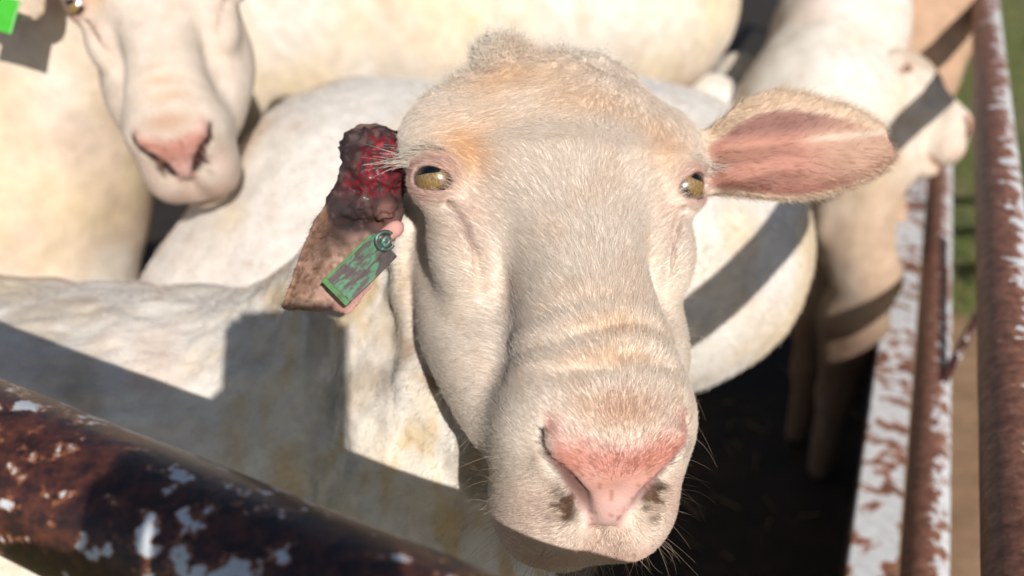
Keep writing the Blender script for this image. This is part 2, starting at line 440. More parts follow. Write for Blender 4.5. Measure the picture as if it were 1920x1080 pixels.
def eye_mat():
    m, nt, b, N = newmat('sheep_eye'); L = nt.links
    tc = N('ShaderNodeTexCoord'); sp = N('ShaderNodeSeparateXYZ'); L.new(tc.outputs['Object'], sp.inputs[0])   # local z looks out, x runs along the slit
    def math_(op, a, b_=None):
        n = N('ShaderNodeMath', operation=op)
        for i, v in enumerate((a, b_)):
            if v is None: continue
            if isinstance(v, (int, float)): n.inputs[i].default_value = v
            else: L.new(v, n.inputs[i])
        return n.outputs[0]
    x, y = sp.outputs[0], sp.outputs[1]
    r = math_('SQRT', math_('ADD', math_('MULTIPLY', x, x), math_('MULTIPLY', y, y)))
    px = math_('POWER', math_('ABSOLUTE', math_('DIVIDE', x, .52)), 3.0); py = math_('POWER', math_('ABSOLUTE', math_('DIVIDE', math_('ADD', y, .0), .17)), 3.0)
    pup = math_('ADD', px, py)
    ns = N('ShaderNodeTexNoise'); ns.inputs['Scale'].default_value = 7; ns.inputs['Detail'].default_value = 4
    mp = N('ShaderNodeMapping'); mp.inputs['Scale'].default_value = (3, 1, 1); L.new(tc.outputs['Object'], mp.inputs[0]); L.new(mp.outputs[0], ns.inputs[0])
    iris = ramp(nt, ns.outputs[0], [(.3, (.14, .08, .028)), (.55, (.25, .155, .06)), (.75, (.37, .26, .12))])
    rim = ramp(nt, r, [(.0, (1, 1, 1)), (.66, (1, 1, 1)), (.80, (.06, .04, .03)), (.95, (.05, .03, .025))])
    mx = N('ShaderNodeMix', data_type='RGBA', blend_type='MULTIPLY'); mx.inputs[0].default_value = 1
    L.new(iris.outputs[0], mx.inputs[6]); L.new(rim.outputs[0], mx.inputs[7])
    pr = ramp(nt, pup, [(.85, (0.004, .004, .006)), (1.15, (1, 1, 1))])
    m2 = N('ShaderNodeMix', data_type='RGBA', blend_type='MULTIPLY'); m2.inputs[0].default_value = 1
    L.new(mx.outputs[2], m2.inputs[6]); L.new(pr.outputs[0], m2.inputs[7]); L.new(m2.outputs[2], b.inputs['Base Color'])
    b.inputs['Roughness'].default_value = .25; b.inputs['Coat Weight'].default_value = 1; b.inputs['Coat Roughness'].default_value = .03
    return m
M_EYE = eye_mat()
_eye_me = None
def add_eye(fr, sgn, parent):
    global _eye_me
    if _eye_me is None:
        import bmesh
        bm = bmesh.new(); bmesh.ops.create_uvsphere(bm, u_segments=40, v_segments=24, radius=1.0)
        for v in bm.verts:                                # cornea bulge
            if v.co.z > .72: v.co.z += .22 * (v.co.z - .72) 
        for f in bm.faces: f.smooth = True
        _eye_me = bpy.data.meshes.new('eye'); bm.to_mesh(_eye_me); _eye_me.materials.append(M_EYE)
    o = bpy.data.objects.new('eye', _eye_me); C.objects.link(o); o.parent = parent
    z = fr.dirw(np.array([EYE_DIR[0] * sgn, EYE_DIR[1], EYE_DIR[2]])); x = np.array([EYE_ROWS[0][0] * sgn, EYE_ROWS[0][1], EYE_ROWS[0][2]]) @ fr.R
    x = fr.cdir((.95, -.1 * sgn, -.45 * sgn)) @ fr.R; x = x - z * (x @ z); x /= np.linalg.norm(x); y = np.cross(z, x)
    r = EYE_R * fr.s
    M = Matrix([[x[i] * r, y[i] * r, z[i] * r, fr.world((EYE[0] * sgn, EYE[1], EYE[2]))[i]] for i in range(3)] + [[0, 0, 0, 1]])
    o.matrix_world = M
    return o

# ------------------------------------------------------------ colouring of a head (local centimetres) and fur
WHITE = np.array([.775, .685, .592]); TAN = np.array([.70, .50, .33]); ORANGE = np.array([.72, .47, .28]); PINK = np.array([.66, .31, .25])
SKINP = np.array([.70, .45, .41]); BROWN = np.array([.20, .11, .06]); DARK = np.array([.035, .025, .02]); CRUST = np.array([.055, .04, .032])
def mixc(c, t, w): return c + (np.asarray(t) - c) * np.clip(w, 0, 1)[:, None]
def blob(L, c, r):
    r = (r,) * 3 if np.isscalar(r) else r
    return np.exp(-sum(((L[i] - c[i]) / r[i]) ** 2 for i in range(3)))
def pad_mask(L):
    X, n, u = L; lim = np.interp(n, [15.2, 16.2, 17, 17.75, 18.4, 18.9], [3.25, 3.0, 2.3, 1.5, .95, .7])
    return sstep(.2, -.1, np.abs(X) - lim) * sstep(14.2, 15.4, n) * sstep(-5.95, -5.6, u) * sstep(-.7, -1.6, u)
def head_color(L, seed=0, dirt_shade=1.0, nos_w=.1):
    X, n, u = L; A = np.abs(X); LA = [A, n, u]
    c = np.tile(WHITE, (len(X), 1))
    nz = fbm([q * .55 for q in L], 11 + seed); n2 = fbm([q * 1.8 for q in L], 31 + seed)
    c = mixc(c, TAN, .22 * sstep(.45, .75, nz))
    c = mixc(c, ORANGE, 1.0 * blob(L, (-5.3, -.2, -1.0), (1.5, 2.2, 2.0)) * (.45 + nz))
    c = mixc(c, ORANGE, .65 * blob(L, (5.4, -.6, -1.2), (1.6, 1.8, 2.0)))
    c = mixc(c, TAN * np.array([1.02, .95, .85]), .8 * blob(L, (-2.6, -4.9, -.8), (3.0, 1.5, 2.2)))
    c = mixc(c, TAN, .65 * blob(L, (1.4, -3.0, .2), (2.8, 1.3, 1.6)))
    c = mixc(c, TAN, .75 * blob(L, (.2, 11.0, .2), (2.0, .55, 2)) + .65 * blob(L, (.2, 12.6, 0), (2.3, .5, 2)) + .35 * blob(L, (0, 9.6, 0), (1.4, .4, 2)))
    c = mixc(c, np.array([.52, .30, .19]), .85 * blob(L, (0, 14.9, -.8), (2.2, 1.0, 1.5)))
    c = mixc(c, PINK, .6 * blob(LA, (1.8, 17.6, -8.0), (2.6, 2.6, 1.9)) + .5 * blob(LA, (3.0, 16.6, -5.4), (1.0, 1.6, 1.5)))
    c = mixc(c, ORANGE * .9, .5 * blob(LA, (1.5, 17, -12.0), (2.5, 2.8, 1.4)))
    c = mixc(c, SKINP, .45 * blob(LA, (5.2, 3.2, -3.2), (1.0, 1.8, 1.4)))
    c = mixc(c, (.055, .032, .022), dirt_shade * 2.6 * blob(LA, (2.2, 17.8, -4.4), (.55, .8, .95)) * sstep(.46, .54, fbm([X * 3.2, n * 2.2, u * 2.2], 64, 3)))
    c = mixc(c, BROWN, dirt_shade * (.7 * blob(LA, (2.1, 17.85, -4.5), (.6, .9, 1.0)) + .3 * blob(LA, (2.6, 17.2, -5.2), (.8, 1.2, .9)) + .5 * blob(LA, (3.6, 15.9, -2.9), (.35, .6, .7))) * sstep(.25, .6, n2 + .15))
    pm = pad_mask(L)
    c = mixc(c, SKINP, pm); c = mixc(c, np.array([.56, .235, .165]), pm * sstep(-4.6, -1.8, u) * (.45 + .5 * n2))
    nh = chain(LA, NOS, NOSR)
    c = mixc(c, (.045, .018, .016), sstep(nos_w, nos_w - .18, nh))
    n3 = fbm([q * 5 for q in L], 61 + seed, 2)
    c = mixc(c, np.array([.36, .15, .10]), pm * .7 * sstep(.66, .74, n3))
    # mouth line
    c = mixc(c, np.array([.40, .19, .11]), .8 * np.exp(-((u + 11.9 - .10 * A * 1.2) / .35) ** 2) * (n > 12))
    # eye rims
    dE = np.sqrt((A - EYE[0]) ** 2 + (n - EYE[1]) ** 2 + (u - EYE[2]) ** 2)
    c = mixc(c, np.array([.52, .30, .25]), .8 * sstep(EYE_R + .50, EYE_R + .18, dE))
    c = mixc(c, DARK, .9 * sstep(EYE_R + .21, EYE_R + .07, dE))
    g = chain(LA, TEAR, [0, 0, 0, 0])
    c = mixc(c, np.array([.17, .095, .06]), .85 * sstep(.30, .06, g) * sstep(6.0, 4.0, n) * np.where(X < 0, 1, .4))
    return c, pm
def head_flow(L, fr):
    X, n, u = L; s = np.sign(X) * sstep(0, .5, np.abs(X))
    up = sstep(-1.5, 1.0, n)                              # below the whorl hair runs up and out, above it outwards and forward
    dX = up * .22 * X + (1 - up) * (.10 * X - .55) ; dn = -1.0 * up + (1 - up) * .45
    du = -.25 * np.ones_like(X)
    side = sstep(-2.8, -5.0, u)                           # cheeks: back and down
    dn = dn * (1 - side) + side * -.55; du = du * (1 - side) - side * .8
    mz = sstep(13.8, 15.5, n) * sstep(-2.2, -3.6, u)      # around the mouth: away from the nose
    dX = dX * (1 - mz) + mz * s * .8; dn = dn * (1 - mz) - mz * .35; du = du * (1 - mz) - mz * .75
    return np.stack([dX, dn, du], 1)
RNG = np.random.default_rng(7)
def sample(V, F, dens, n):
    _, A = vnormals(V, F); w = A * dens[F].mean(1); w = np.maximum(w, 0)
    f = RNG.choice(len(F), n, p=w / w.sum())
    a, b = RNG.random(n), RNG.random(n)
    W = np.stack([(1 - a) * (1 - b), a * (1 - b), a * b, (1 - a) * b], 1)
    return f, W
def lerp_attr(arr, F, f, W): return (arr[F[f]] * W[..., None]).sum(1) if arr.ndim == 2 else (arr[F[f]] * W).sum(1)
def grow(name, V, F, N, dens, length, flow, col, n, mat, parent, rad=.00012, lift=.55, curl=.15, k=5, cvar=.10, clump=90.0, cl=.35, jit=.28):
    f, W = sample(V, F, dens, n)
    p = lerp_attr(V, F, f, W); nn = lerp_attr(N, F, f, W); nn /= np.linalg.norm(nn, axis=1)[:, None]
    d = lerp_attr(flow, F, f, W); L = lerp_attr(length, F, f, W) * (.65 + .6 * RNG.random(n)); c = lerp_attr(col, F, f, W)
    cn = np.stack([fbm([q * clump for q in p.T], 51 + i, 2) - .5 for i in range(3)], 1)
    d = d + cl * 3 * cn + jit * RNG.standard_normal((n, 3))
    d = d - nn * (d * nn).sum(1)[:, None]; d /= np.maximum(np.linalg.norm(d, axis=1), 1e-6)[:, None]
    s = np.linspace(0, 1, k)[None, :, None]; lf = (lift * (.6 + .8 * RNG.random(n)))[:, None, None]
    pts = p[:, None, :] + L[:, None, None] * (nn[:, None, :] * (lf * s - .45 * lf * s * s) + d[:, None, :] * (np.sqrt(np.maximum(1 - lf * lf * .6, .1)) * s) + curl * RNG.standard_normal((n, 1, 3)) * s * s)
    r = rad * np.linspace(1, .35, k)[None, :] * (.7 + .6 * RNG.random((n, 1)))
    c = np.clip(c * (1 + cvar * RNG.standard_normal((n, 1))), 0, .9)
    o = hair_object(name, pts, r, mat, parent, c); o['kind'] = 'stuff'
    return o
# ------------------------------------------------------------ finish the main sheep: colours, eyes, fur
L1 = FR.loc(V1.T)
NV1, _ = vnormals(V1, Q1)
dh = head_d(L1, True)
headm = sstep(.9, .25, dh)                                 # 1 on the face
wq = [V1[:, 0], V1[:, 1], V1[:, 2]]
def wool_color(V, seed=0, base=(.70, .65, .585)):
    q = [V[:, i] for i in range(3)]
    a = fbm([x * 9 for x in q], 70 + seed); b = fbm([x * 40 for x in q], 80 + seed)
    c = np.tile(np.array(base), (len(V), 1))
    c = mixc(c, (.70, .56, .36), .7 * sstep(.46, .70, a))
    c = mixc(c, (.73, .70, .64), .6 * sstep(.50, .30, a))
    c = mixc(c, (.68, .52, .43), .45 * sstep(.55, .75, fbm([x * 14 for x in q], 75 + seed)))
    c = mixc(c, (.56, .42, .32), .4 * sstep(.6, .8, b))
    return c
col1 = wool_color(V1)
pv = [V1[:, 0] * 55, V1[:, 1] * 55, V1[:, 2] * 11]
st = fbm(pv, 140, 4); s2_ = fbm([x * 16 for x in wq], 141, 3)
nkz = sstep(-.28, -.10, V1[:, 0])                        # streaky yellow and grey dirt down the neck
col1 = mixc(col1, (.60, .44, .22), .75 * nkz * sstep(.50, .68, st)); col1 = mixc(col1, (.34, .29, .24), .65 * nkz * sstep(.52, .36, st) * sstep(.4, .6, s2_))
col1 = mixc(col1, (.45, .36, .26), .5 * sstep(.60, .72, s2_))
col1 = mixc(col1, (.20, .13, .08), .8 * np.exp(-((V1[:, 0] - P(240, 536, .6)[0]) / .010) ** 2 - ((V1[:, 2] - P(240, 536, .6)[2]) / .012) ** 2))
hc1, pad1 = head_color(L1)
col1 = col1 + (hc1 - col1) * headm[:, None]
wet1 = pad1 * headm * .9 * sstep(-1.8, -4.2, L1[2])
# ear on the right
s_, t_, w_, de = ear_d(L1, EO, ea, eb, ec, EL, EARP, cup_ear, .24)
earm = sstep(.5, .1, de) * sstep(-.6, .9, s_) * (1 - sstep(.2, -.2, dh))
ins = earm * sstep(-.05, .10, w_ - cup_ear(s_ / EL, t_, np.interp(s_ / EL, *EARP)))
ec_ = np.tile(np.array([.66, .52, .38]), (len(V1), 1))
rib = .5 + .5 * np.sin(t_ * 3.3 + .5 * np.sin(s_ * 1.1) + fbm([q * .8 for q in L1], 5) * 3)
inn = np.tile(np.array([.50, .25, .19]), (len(V1), 1)); inn = mixc(inn, (.25, .12, .085), .65 * sstep(.2, .9, rib) * sstep(9.5, 3, s_)); inn = mixc(inn, (.50, .32, .23), sstep(5.0, 9.0, s_) * .9)
inn = mixc(inn, (.25, .13, .11), .9 * sstep(.5, 1.5, t_) * sstep(10.5, 7, s_) * sstep(.2, 2.5, s_))
inn = mixc(inn, (.66, .56, .45), .7 * np.exp(-((t_ - .55) / .22) ** 2) * sstep(5.5, 8, s_))
rimd = np.interp(s_ / EL, *EARP) - np.abs(t_)
inn = mixc(inn, (.66, .52, .39), sstep(.45, .05, rimd - .7 * (t_ > 0)) * .95)
ec_ = ec_ + (inn - ec_) * ins[:, None]
col1 = col1 + (ec_ - col1) * earm[:, None]
# wounded ear
sw, tw, ww, dw = ear_d(L1, WO, wa, wb, wc, WLn, WP, CUPW, .28)
flap = sstep(.45, .1, dw) * sstep(.2, -.4, 1.0 - sw) 
g = np.minimum(np.minimum(ell(L1, WC[0], (2.0, 2.2, 1.5)), ell(L1, WC[1], (1.5, 1.5, 1.2))), ell(L1, WC[2], (1.3, 1.1, 1.2)))
lump = sstep(.7, .35, g) * (1 - sstep(.12, -.1, dh) * .9)
nz1 = fbm([q * 1.6 for q in L1], 91); nz2 = fbm([q * 4.5 for q in L1], 95); wl = 0
cw = np.tile(np.array([.30, .18, .125]), (len(V1), 1)); cw = mixc(cw, (.44, .28, .22), .8 * sstep(.42, .62, nz1)); cw = mixc(cw, (.13, .075, .05), .7 * sstep(.48, .68, nz2)); cw = mixc(cw, (.52, .40, .34), .5 * sstep(.60, .75, fbm([q * 6 for q in L1], 97)))
inw = sstep(-.05, .15, ww - CUPW(sw / WLn, tw, 0))
cw = mixc(cw, (.56, .30, .26), .8 * sstep(.5, 1.4, tw + .6 * (nz1 - .5)) * inw); cw = mixc(cw, (.055, .03, .025), .95 * sstep(5.4, 2.8, sw + .9 * tw + 2.4 * (nz1 - .5)))
cw = mixc(cw, (.40, .23, .15), .5 * sstep(-1.2, -1.8, tw)); cw = mixc(cw, (.10, .055, .04), .6 * sstep(.50, .64, nz2) * sstep(-.6, -1.6, tw))
cw = mixc(cw, (.60, .31, .27), .9 * sstep(.7, .45, cap(L1, WF[0], WF[1], 0, 0)))
cw = mixc(cw, (.13, .07, .05), .8 * sstep(WLn - .5, WLn - .05, sw))
col1 = col1 + (cw - col1) * (flap * (1 - earm))[:, None]
cl_ = np.tile(np.array([.040, .022, .022]), (len(V1), 1))
core = blob(L1, WC[0] + np.array([.6, .5, .5]), (1.7, 2.0, 3)) + .7 * blob(L1, WC[1], (1.5, 1.0, 3))
cl_ = mixc(cl_, (.12, .008, .014), sstep(.34, .50, nz1) * sstep(.3, .7, core)); cl_ = mixc(cl_, (.26, .010, .018), sstep(.50, .60, nz2) * sstep(.5, .9, core) * .95)
nz3 = fbm([q * 3 for q in L1], 99)
cl_ = mixc(cl_, (.10, .07, .064), .7 * sstep(.58, .68, nz3)); cl_ = mixc(cl_, (.028, .02, .02), .8 * sstep(.45, .33, nz3))
cl_ = mixc(cl_, (.30, .14, .11), .6 * blob(L1, WC[2] + np.array([.2, .6, 0]), (.7, .5, 1.6)))
cl_ = mixc(cl_, (.26, .15, .11), .8 * sstep(1.3, 1.9, (L1[1] - WC[0][1]) * -1))
fm = sstep(.75, .45, cap(L1, WF[0], WF[1], 0, 0))
col1 = mixc(col1, (.58, .30, .26), fm * (1 - headm))
col1 = col1 + (cl_ - col1) * (lump * (1 - .7 * fm))[:, None]
wet1 = np.maximum(wet1, lump * sstep(.5, .9, core) * sstep(.45, .55, nz2) * .5)
# a dirty yellow-brown edge where the shorn neck meets the face
nk = sstep(2.2, .6, dh) * (1 - headm) * sstep(.40, .7, fbm([q * .5 for q in L1], 44)) * sstep(2, 8, L1[1])
col1 = mixc(col1, (.30, .17, .07), .8 * nk)
V1 = V1 + NV1 * ((1 - headm) * (1 - earm) * (1 - lump) * (1 - flap) * (.007 * (fbm([V1[:, 0] * 30, V1[:, 1] * 30, V1[:, 2] * 7], 150, 3) - .5) * nkz + .0075 * (fbm([x * 55 for x in wq], 151, 3) - .5) + .0035 * np.sin(V1[:, 0] * 60 + 9 * fbm([x * 9 for x in wq], 152, 2)) * (1 - nkz) * .5))[:, None]
NV1, _ = vnormals(V1, Q1)
sheep = np_mesh('sheep', V1, Q1, M_SKIN, None, col1, True, {'wet': wet1})
tag(sheep, 'white sheep facing the camera with a raw wounded ear carrying a green tag', 'sheep', 'sheep crowded in the pen')
for s2 in (-1, 1): add_eye(FR, s2, sheep)
FL1 = head_flow(L1, FR) @ FR.R
# ear hair runs outwards along the ear
FL1 = FL1 * (1 - earm)[:, None] + np.outer(earm, (ea * .8) @ FR.R) + (earm * t_ * .22)[:, None] * (eb @ FR.R)[None]
tocam = (NV1 * (CAM - V1)).sum(1) / np.linalg.norm(CAM - V1, axis=1)
vis = sstep(-.5, -.2, tocam)
dE = np.minimum(*[np.linalg.norm(np.stack(L1, 1) - np.array([EYE[0] * k, EYE[1], EYE[2]]), axis=1) for k in (-1, 1)])
tearm = chain([np.abs(L1[0]), L1[1], L1[2]], TEAR, [0, 0, 0, 0])
eyem = sstep(EYE_R + .12, EYE_R + .3, dE) * (1 - .85 * sstep(.3, .1, tearm) * (L1[1] < 6))
nosd = chain([np.abs(L1[0]), L1[1], L1[2]], NOS, NOSR)
near_f = fm
face = headm * vis * eyem * (1 - lump) * (1 - pad1 * sstep(-1.6, -2.6, L1[2])) * sstep(-.12, .02, nosd) * (1 - flap * (1 - headm))
face = np.maximum(face, .25 * flap * (1 - lump) * (tw < -.5) * vis)
face = np.maximum(face, earm * vis * np.where(ins > .5, .10 + .8 * sstep(1.3, .2, rimd), 1.0))
ln = .0056 * (.55 + .45 * sstep(17, 11, L1[1]))
ln = np.where(earm > .5, .0055 + .002 * sstep(.9, 0, rimd), ln)
ln = np.where((flap > .5) & (earm < .5) & (headm < .5), .0028, ln)
ln = ln + .009 * blob(L1, (0.2, -.6, 0), (3.2, .8, 2)) + .006 * blob(L1, (-1.5, -7.5, -1.5), (4.5, 1.4, 2.5))
cr = headm * sstep(-6.3, -7.4, L1[1] + .12 * L1[0]) * vis
face = face * (1 - .6 * cr)
grow('fur', V1, Q1, NV1, face, ln, FL1, col1, 170000, M_FUR, sheep, lift=.27, rad=.000075, cl=.13, cvar=.09, curl=.08, jit=.16)

# short stubble of the shorn neck and the curly rest of wool on the crown
crf = RNG.standard_normal((len(V1), 3)) * .2 + NV1 * .3
grow('crown_wool', V1, Q1, NV1, cr, np.full(len(V1), .006), crf, np.clip(col1 * 1.08, 0, .82), 9000, M_FUR, sheep, lift=.95, curl=.55, k=6, rad=.00012, cl=1.2, clump=220)
near = (1 - fm) * (1 - headm) * (1 - earm) * (1 - lump) * (1 - flap) * vis * sstep(.95, .6, np.linalg.norm(V1 - CAM, axis=1)) * sstep(-.75, -.45, V1[:, 0])
wf = np.tile(np.array([-.4, .1, -.6]), (len(V1), 1))
grow('wool_stubble', V1, Q1, NV1, near, np.full(len(V1), .0040), wf, np.clip(col1 * 1.12, 0, .88), 45000, M_FUR, sheep, lift=.5, rad=.00011, cl=.9, clump=160)
# lashes and whiskers
def strands(name, roots, dirs, length, col, rad, k=7, curl=.25):
    n = len(roots); s = np.linspace(0, 1, k)[None, :, None]; L = np.asarray(length)[:, None, None]
    w_ = RNG.standard_normal((n, 1, 3)) * curl
    pts = np.asarray(roots)[:, None, :] + L * (np.asarray(dirs)[:, None, :] * s + w_ * s * s + np.array([0, 0, -.25]) * s * s)
    r = rad * np.linspace(1, .25, k)[None, :] * np.ones((n, 1))
    o = hair_object(name, pts, r, M_HAIR, sheep, np.tile(np.asarray(col, float), (n, 1)) * (.6 + .8 * RNG.random((n, 1)))); o['kind'] = 'stuff'
for sg in (-1, 1):
    E_ = np.array([EYE[0] * sg, EYE[1], EYE[2]]); D_ = np.array([EYE_DIR[0] * sg, EYE_DIR[1], EYE_DIR[2]]); lo_ = np.array([EYE_ROWS[0][0] * sg, EYE_ROWS[0][1], EYE_ROWS[0][2]])
    upv = np.array([.15 * sg, -1, .15]); upv = upv - D_ * (upv @ D_); upv /= np.linalg.norm(upv)
    n_ = 150 if sg < 0 else 70; t_ = RNG.uniform(-1.1, 1.0, n_)
    sd_ = np.cross(upv, D_); 
    rt = E_ + (D_ * 1.0)[None] + np.outer(t_, sd_) * 1.0 + upv * (1.15 - .35 * t_ ** 2)[:, None]
    dd = D_ * .65 + upv * .10 + np.outer(t_, sd_) * .5 + np.array([.55 * sg, -.0, 0]) + RNG.standard_normal((n_, 3)) * .12
    strands('eyelashes', [FR.world(x) for x in rt], dd @ FR.R, RNG.uniform(.010, .021, n_), (.62, .55, .47), .00011, curl=.15)
m_ = (sstep(13.5, 15.5, L1[1]) * sstep(-4.5, -6.5, L1[2]) * headm * (1 - pad1))
f_, W_ = sample(V1, Q1, m_, 260)
rt = lerp_attr(V1, Q1, f_, W_); nn = lerp_attr(NV1, Q1, f_, W_)
strands('whiskers', rt, nn * .8 + RNG.standard_normal((260, 3)) * .25, RNG.uniform(.008, .024, 260), (.34, .25, .18), .00008)
m_ = sstep(.8, .3, dh) * sstep(3, 5, L1[1]) * sstep(-4, -6, L1[2]) * sstep(14, 12, L1[1]) 
f_, W_ = sample(V1, Q1, m_, 120); rt = lerp_attr(V1, Q1, f_, W_); nn = lerp_attr(NV1, Q1, f_, W_)
strands('whiskers', rt, nn * .7 + RNG.standard_normal((120, 3)) * .35 + np.array([0, 0, -.3]), RNG.uniform(.008, .022, 120), (.45, .36, .27), .00007)

# ------------------------------------------------------------ ear tags
def tag_mat(name, clean, grime):
    m, nt, b, N = newmat(name); L = nt.links
    tc = N('ShaderNodeTexCoord'); mp = N('ShaderNodeMapping'); mp.inputs['Scale'].default_value = (70, 160, 100); mp.inputs['Rotation'].default_value = (0, 0, .5); L.new(tc.outputs['Object'], mp.inputs[0])
    n = N('ShaderNodeTexNoise'); n.inputs['Scale'].default_value = 1.6; n.inputs['Detail'].default_value = 6; n.inputs['Distortion'].default_value = 1.2; L.new(mp.outputs[0], n.inputs['Vector'])
    r = ramp(nt, n.outputs[0], [(.28, clean), (.40, tuple(.5 * a + .5 * c for a, c in zip(clean, (.06, .14, .10)))), (.50, grime), (.68, tuple(g * .6 for g in grime))]) if grime else ramp(nt, n.outputs[0], [(.4, clean), (.8, tuple(c * .8 for c in clean))])
    L.new(r.outputs[0], b.inputs['Base Color']); b.inputs['Roughness'].default_value = .38
    return m
M_TAG = tag_mat('dirty_tag_plastic', (.08, .25, .11), (.085, .06, .055)); M_TAG2 = tag_mat('green_tag_plastic', (.06, .42, .03), None)
M_RIM = tag_mat('green_rim_plastic', (.08, .30, .05), (.08, .16, .05)); M_TEAL = tag_mat('teal_ring_plastic', (.10, .33, .27), (.06, .07, .06))
def xform(o, c, x, y, parent):
    x = x / np.linalg.norm(x); y = y - x * (y @ x); y /= np.linalg.norm(y); z = np.cross(x, y)
    o.matrix_world = Matrix([[x[i], y[i], z[i], c[i]] for i in range(3)] + [[0, 0, 0, 1]]); o.parent = parent
def plate(name, lx, ly, lz, mat, bev, bow=0.0):
    import bmesh
    bm = bmesh.new(); bmesh.ops.create_grid(bm, x_segments=14, y_segments=6, size=.5)
    bmesh.ops.solidify(bm, geom=bm.faces[:], thickness=lz)
    for v in bm.verts: v.co = (v.co.x * lx, v.co.y * ly, v.co.z + bow * (4 * v.co.x ** 2))
    for f in bm.faces: f.smooth = False
    me = bpy.data.meshes.new(name); bm.to_mesh(me); me.materials.append(mat); o = bpy.data.objects.new(name, me); C.objects.link(o)
    md = o.modifiers.new('bevel', 'BEVEL'); md.width = bev; md.segments = 2; md.limit_method = 'ANGLE'
    return o
def torus(name, R, r, mat, arc=6.283):
    n, k = 40, 12; A = np.linspace(0, arc, n); B = np.linspace(0, 2 * np.pi, k, endpoint=False)
    V = np.array([[(R + r * math.cos(b)) * math.cos(a), (R + r * math.cos(b)) * math.sin(a), r * math.sin(b)] for a in A for b in B])
    F = np.array([[i * k + j, (i + 1) * k + j, (i + 1) * k + (j + 1) % k, i * k + (j + 1) % k] for i in range(n - 1) for j in range(k)])
    return np_mesh(name, V, F, mat)
t0, t1 = P(630, 548, .450), P(722, 458, .452)
tx = t1 - t0; ty = UP * .75 + -RT * .72 + FW * .1
tagp = plate('ear_tag', .0365, .0185, .0022, M_TAG, .0006, .0015); xform(tagp, (t0 + t1) / 2, tx, ty, sheep)
lip_ = plate('folded_edge', .0030, .0185, .0042, M_RIM, .0009); lip_.parent = tagp; lip_.location = (-.0178, 0, .0022)
rim_ = plate('raised_edge', .034, .0014, .0028, M_RIM, .0008); rim_.parent = tagp; rim_.location = (-.001, .0086, .0012)
rg = torus('ring', .0048, .0011, M_TEAL, 5.0); rg.parent = tagp; rg.location = (.0195, .0005, .0035)
bt = torus('button', .0016, .0018, M_TEAL); bt.parent = tagp; bt.location = (.0195, .0005, .0012)
# ------------------------------------------------------------ the other sheep
def to_ground(Fd, tops, r=(.055, .028, .022)):
    for t in tops:
        t = np.asarray(t, float); k = np.array([t[0] + .01, t[1] + .02, t[2] * .5]); f = np.array([t[0], t[1], .02])
        Fd.caps([t, k, f], r, .03)
def flock(name_label, caps_, ells_=(), fr=None, ears=(), legs=(), wool=(.60, .54, .43), seed=0, fine=.0042, tint=None, face=True, rough=.007, group='sheep crowded in the pen'):
    allp = np.array([p for pts, r in caps_ for p in pts] + [e[0] for e in ells_]); m = .26
    lo = allp.min(0) - m; hi = allp.max(0) + m; lo[2] = 0
    fx = fy = fz = None
    if fr is not None:
        l, h = head_bounds(fr); e = .10 if ears else .01
        l = l - e; h = h + e; lo = np.minimum(lo, l); hi = np.maximum(hi, h); lo[2] = 0
        fx, fy, fz = (l[0], h[0]), (l[1], h[1]), (l[2], h[2])
    Fd = Field(axis(lo[0], hi[0], fx, fine, .011), axis(lo[1], hi[1], fy, fine, .011), axis(lo[2], hi[2], fz, fine, .012))
    if fr is not None:
        l, h = head_bounds(fr)
        Fd.op(lambda p: head_d(fr.loc(p)) * fr.s, l, h, 0, .02)
        EA = []
        for (O, acam, bcam, L, sg) in ears:
            a, b, c = ear_axes(fr, 1, acam, bcam)
            EA.append((O, a, b, c, L)); W = fr.world(O)
            Fd.op(lambda p: ear_d(fr.loc(p), O, a, b, c, L, EARP, cup_ear, .38)[3] * fr.s, W - .13, W + .13, .008, .01)
    for pts, r in caps_: Fd.caps(pts, r, .045)
    for e in ells_: Fd.ells(e[0], e[1], .05, e[2] if len(e) > 2 else None)
    to_ground(Fd, legs)
    V, Q = nets(*Fd.g, Fd.D); V = relax(V, Q, 3, .5)
    q = [V[:, i] for i in range(3)]
    col = wool_color(V, seed, wool); wet = np.zeros(len(V))
    NV, _ = vnormals(V, Q)
    # shallow shear ridges in the wool
    V = V + NV * (rough * (fbm([q[0] * 20, q[1] * 20, q[2] * 7], 60 + seed, 2) - .5) * (1 if fr is None else sstep(.5, 1.5, head_d(fr.loc(V.T)))))[:, None]
    big = .020 * (fbm([q[0] * 7, q[1] * 7, q[2] * 7], 40 + seed, 2) - .5)
    V = V + NV * (big * (1 if fr is None else sstep(2, 5, head_d(fr.loc(V.T)))))[:, None]
    if fr is not None:
        L = fr.loc(V.T); d = head_d(L); hm = sstep(.9, .25, d)
        hc, pad = head_color(L, seed, .5, .22); hc = hc * (np.array([.80, .77, .75]) if fr is FC else np.array([.9, .88, .85]))
        col = col + (hc - col) * hm[:, None]; wet = pad * hm * .6
        for (O, a, b, c, Lg) in EA:
            s1, t1, w1, de = ear_d(L, O, a, b, c, Lg, EARP, cup_ear, .38)
            em = sstep(.5, .1, de) * sstep(-.4, .8, s1)
            i_ = em * sstep(-.05, .1, w1 - cup_ear(s1 / Lg, t1, np.interp(s1 / Lg, *EARP)))
            cc = np.tile(np.array([.66, .52, .40]), (len(V), 1)); cc = mixc(cc, (.66, .40, .33), i_ * .9)
            col = col + (cc - col) * em[:, None]
    if tint is not None: col = tint(V, col)
    o = np_mesh('sheep', V, Q, M_WOOL, None, col, True, {'wet': wet})
    tag(o, name_label, 'sheep', group)
    if fr is not None and face:
        for s2 in (-1, 1): add_eye(fr, s2, o)
    return o, V, Q, NV, col
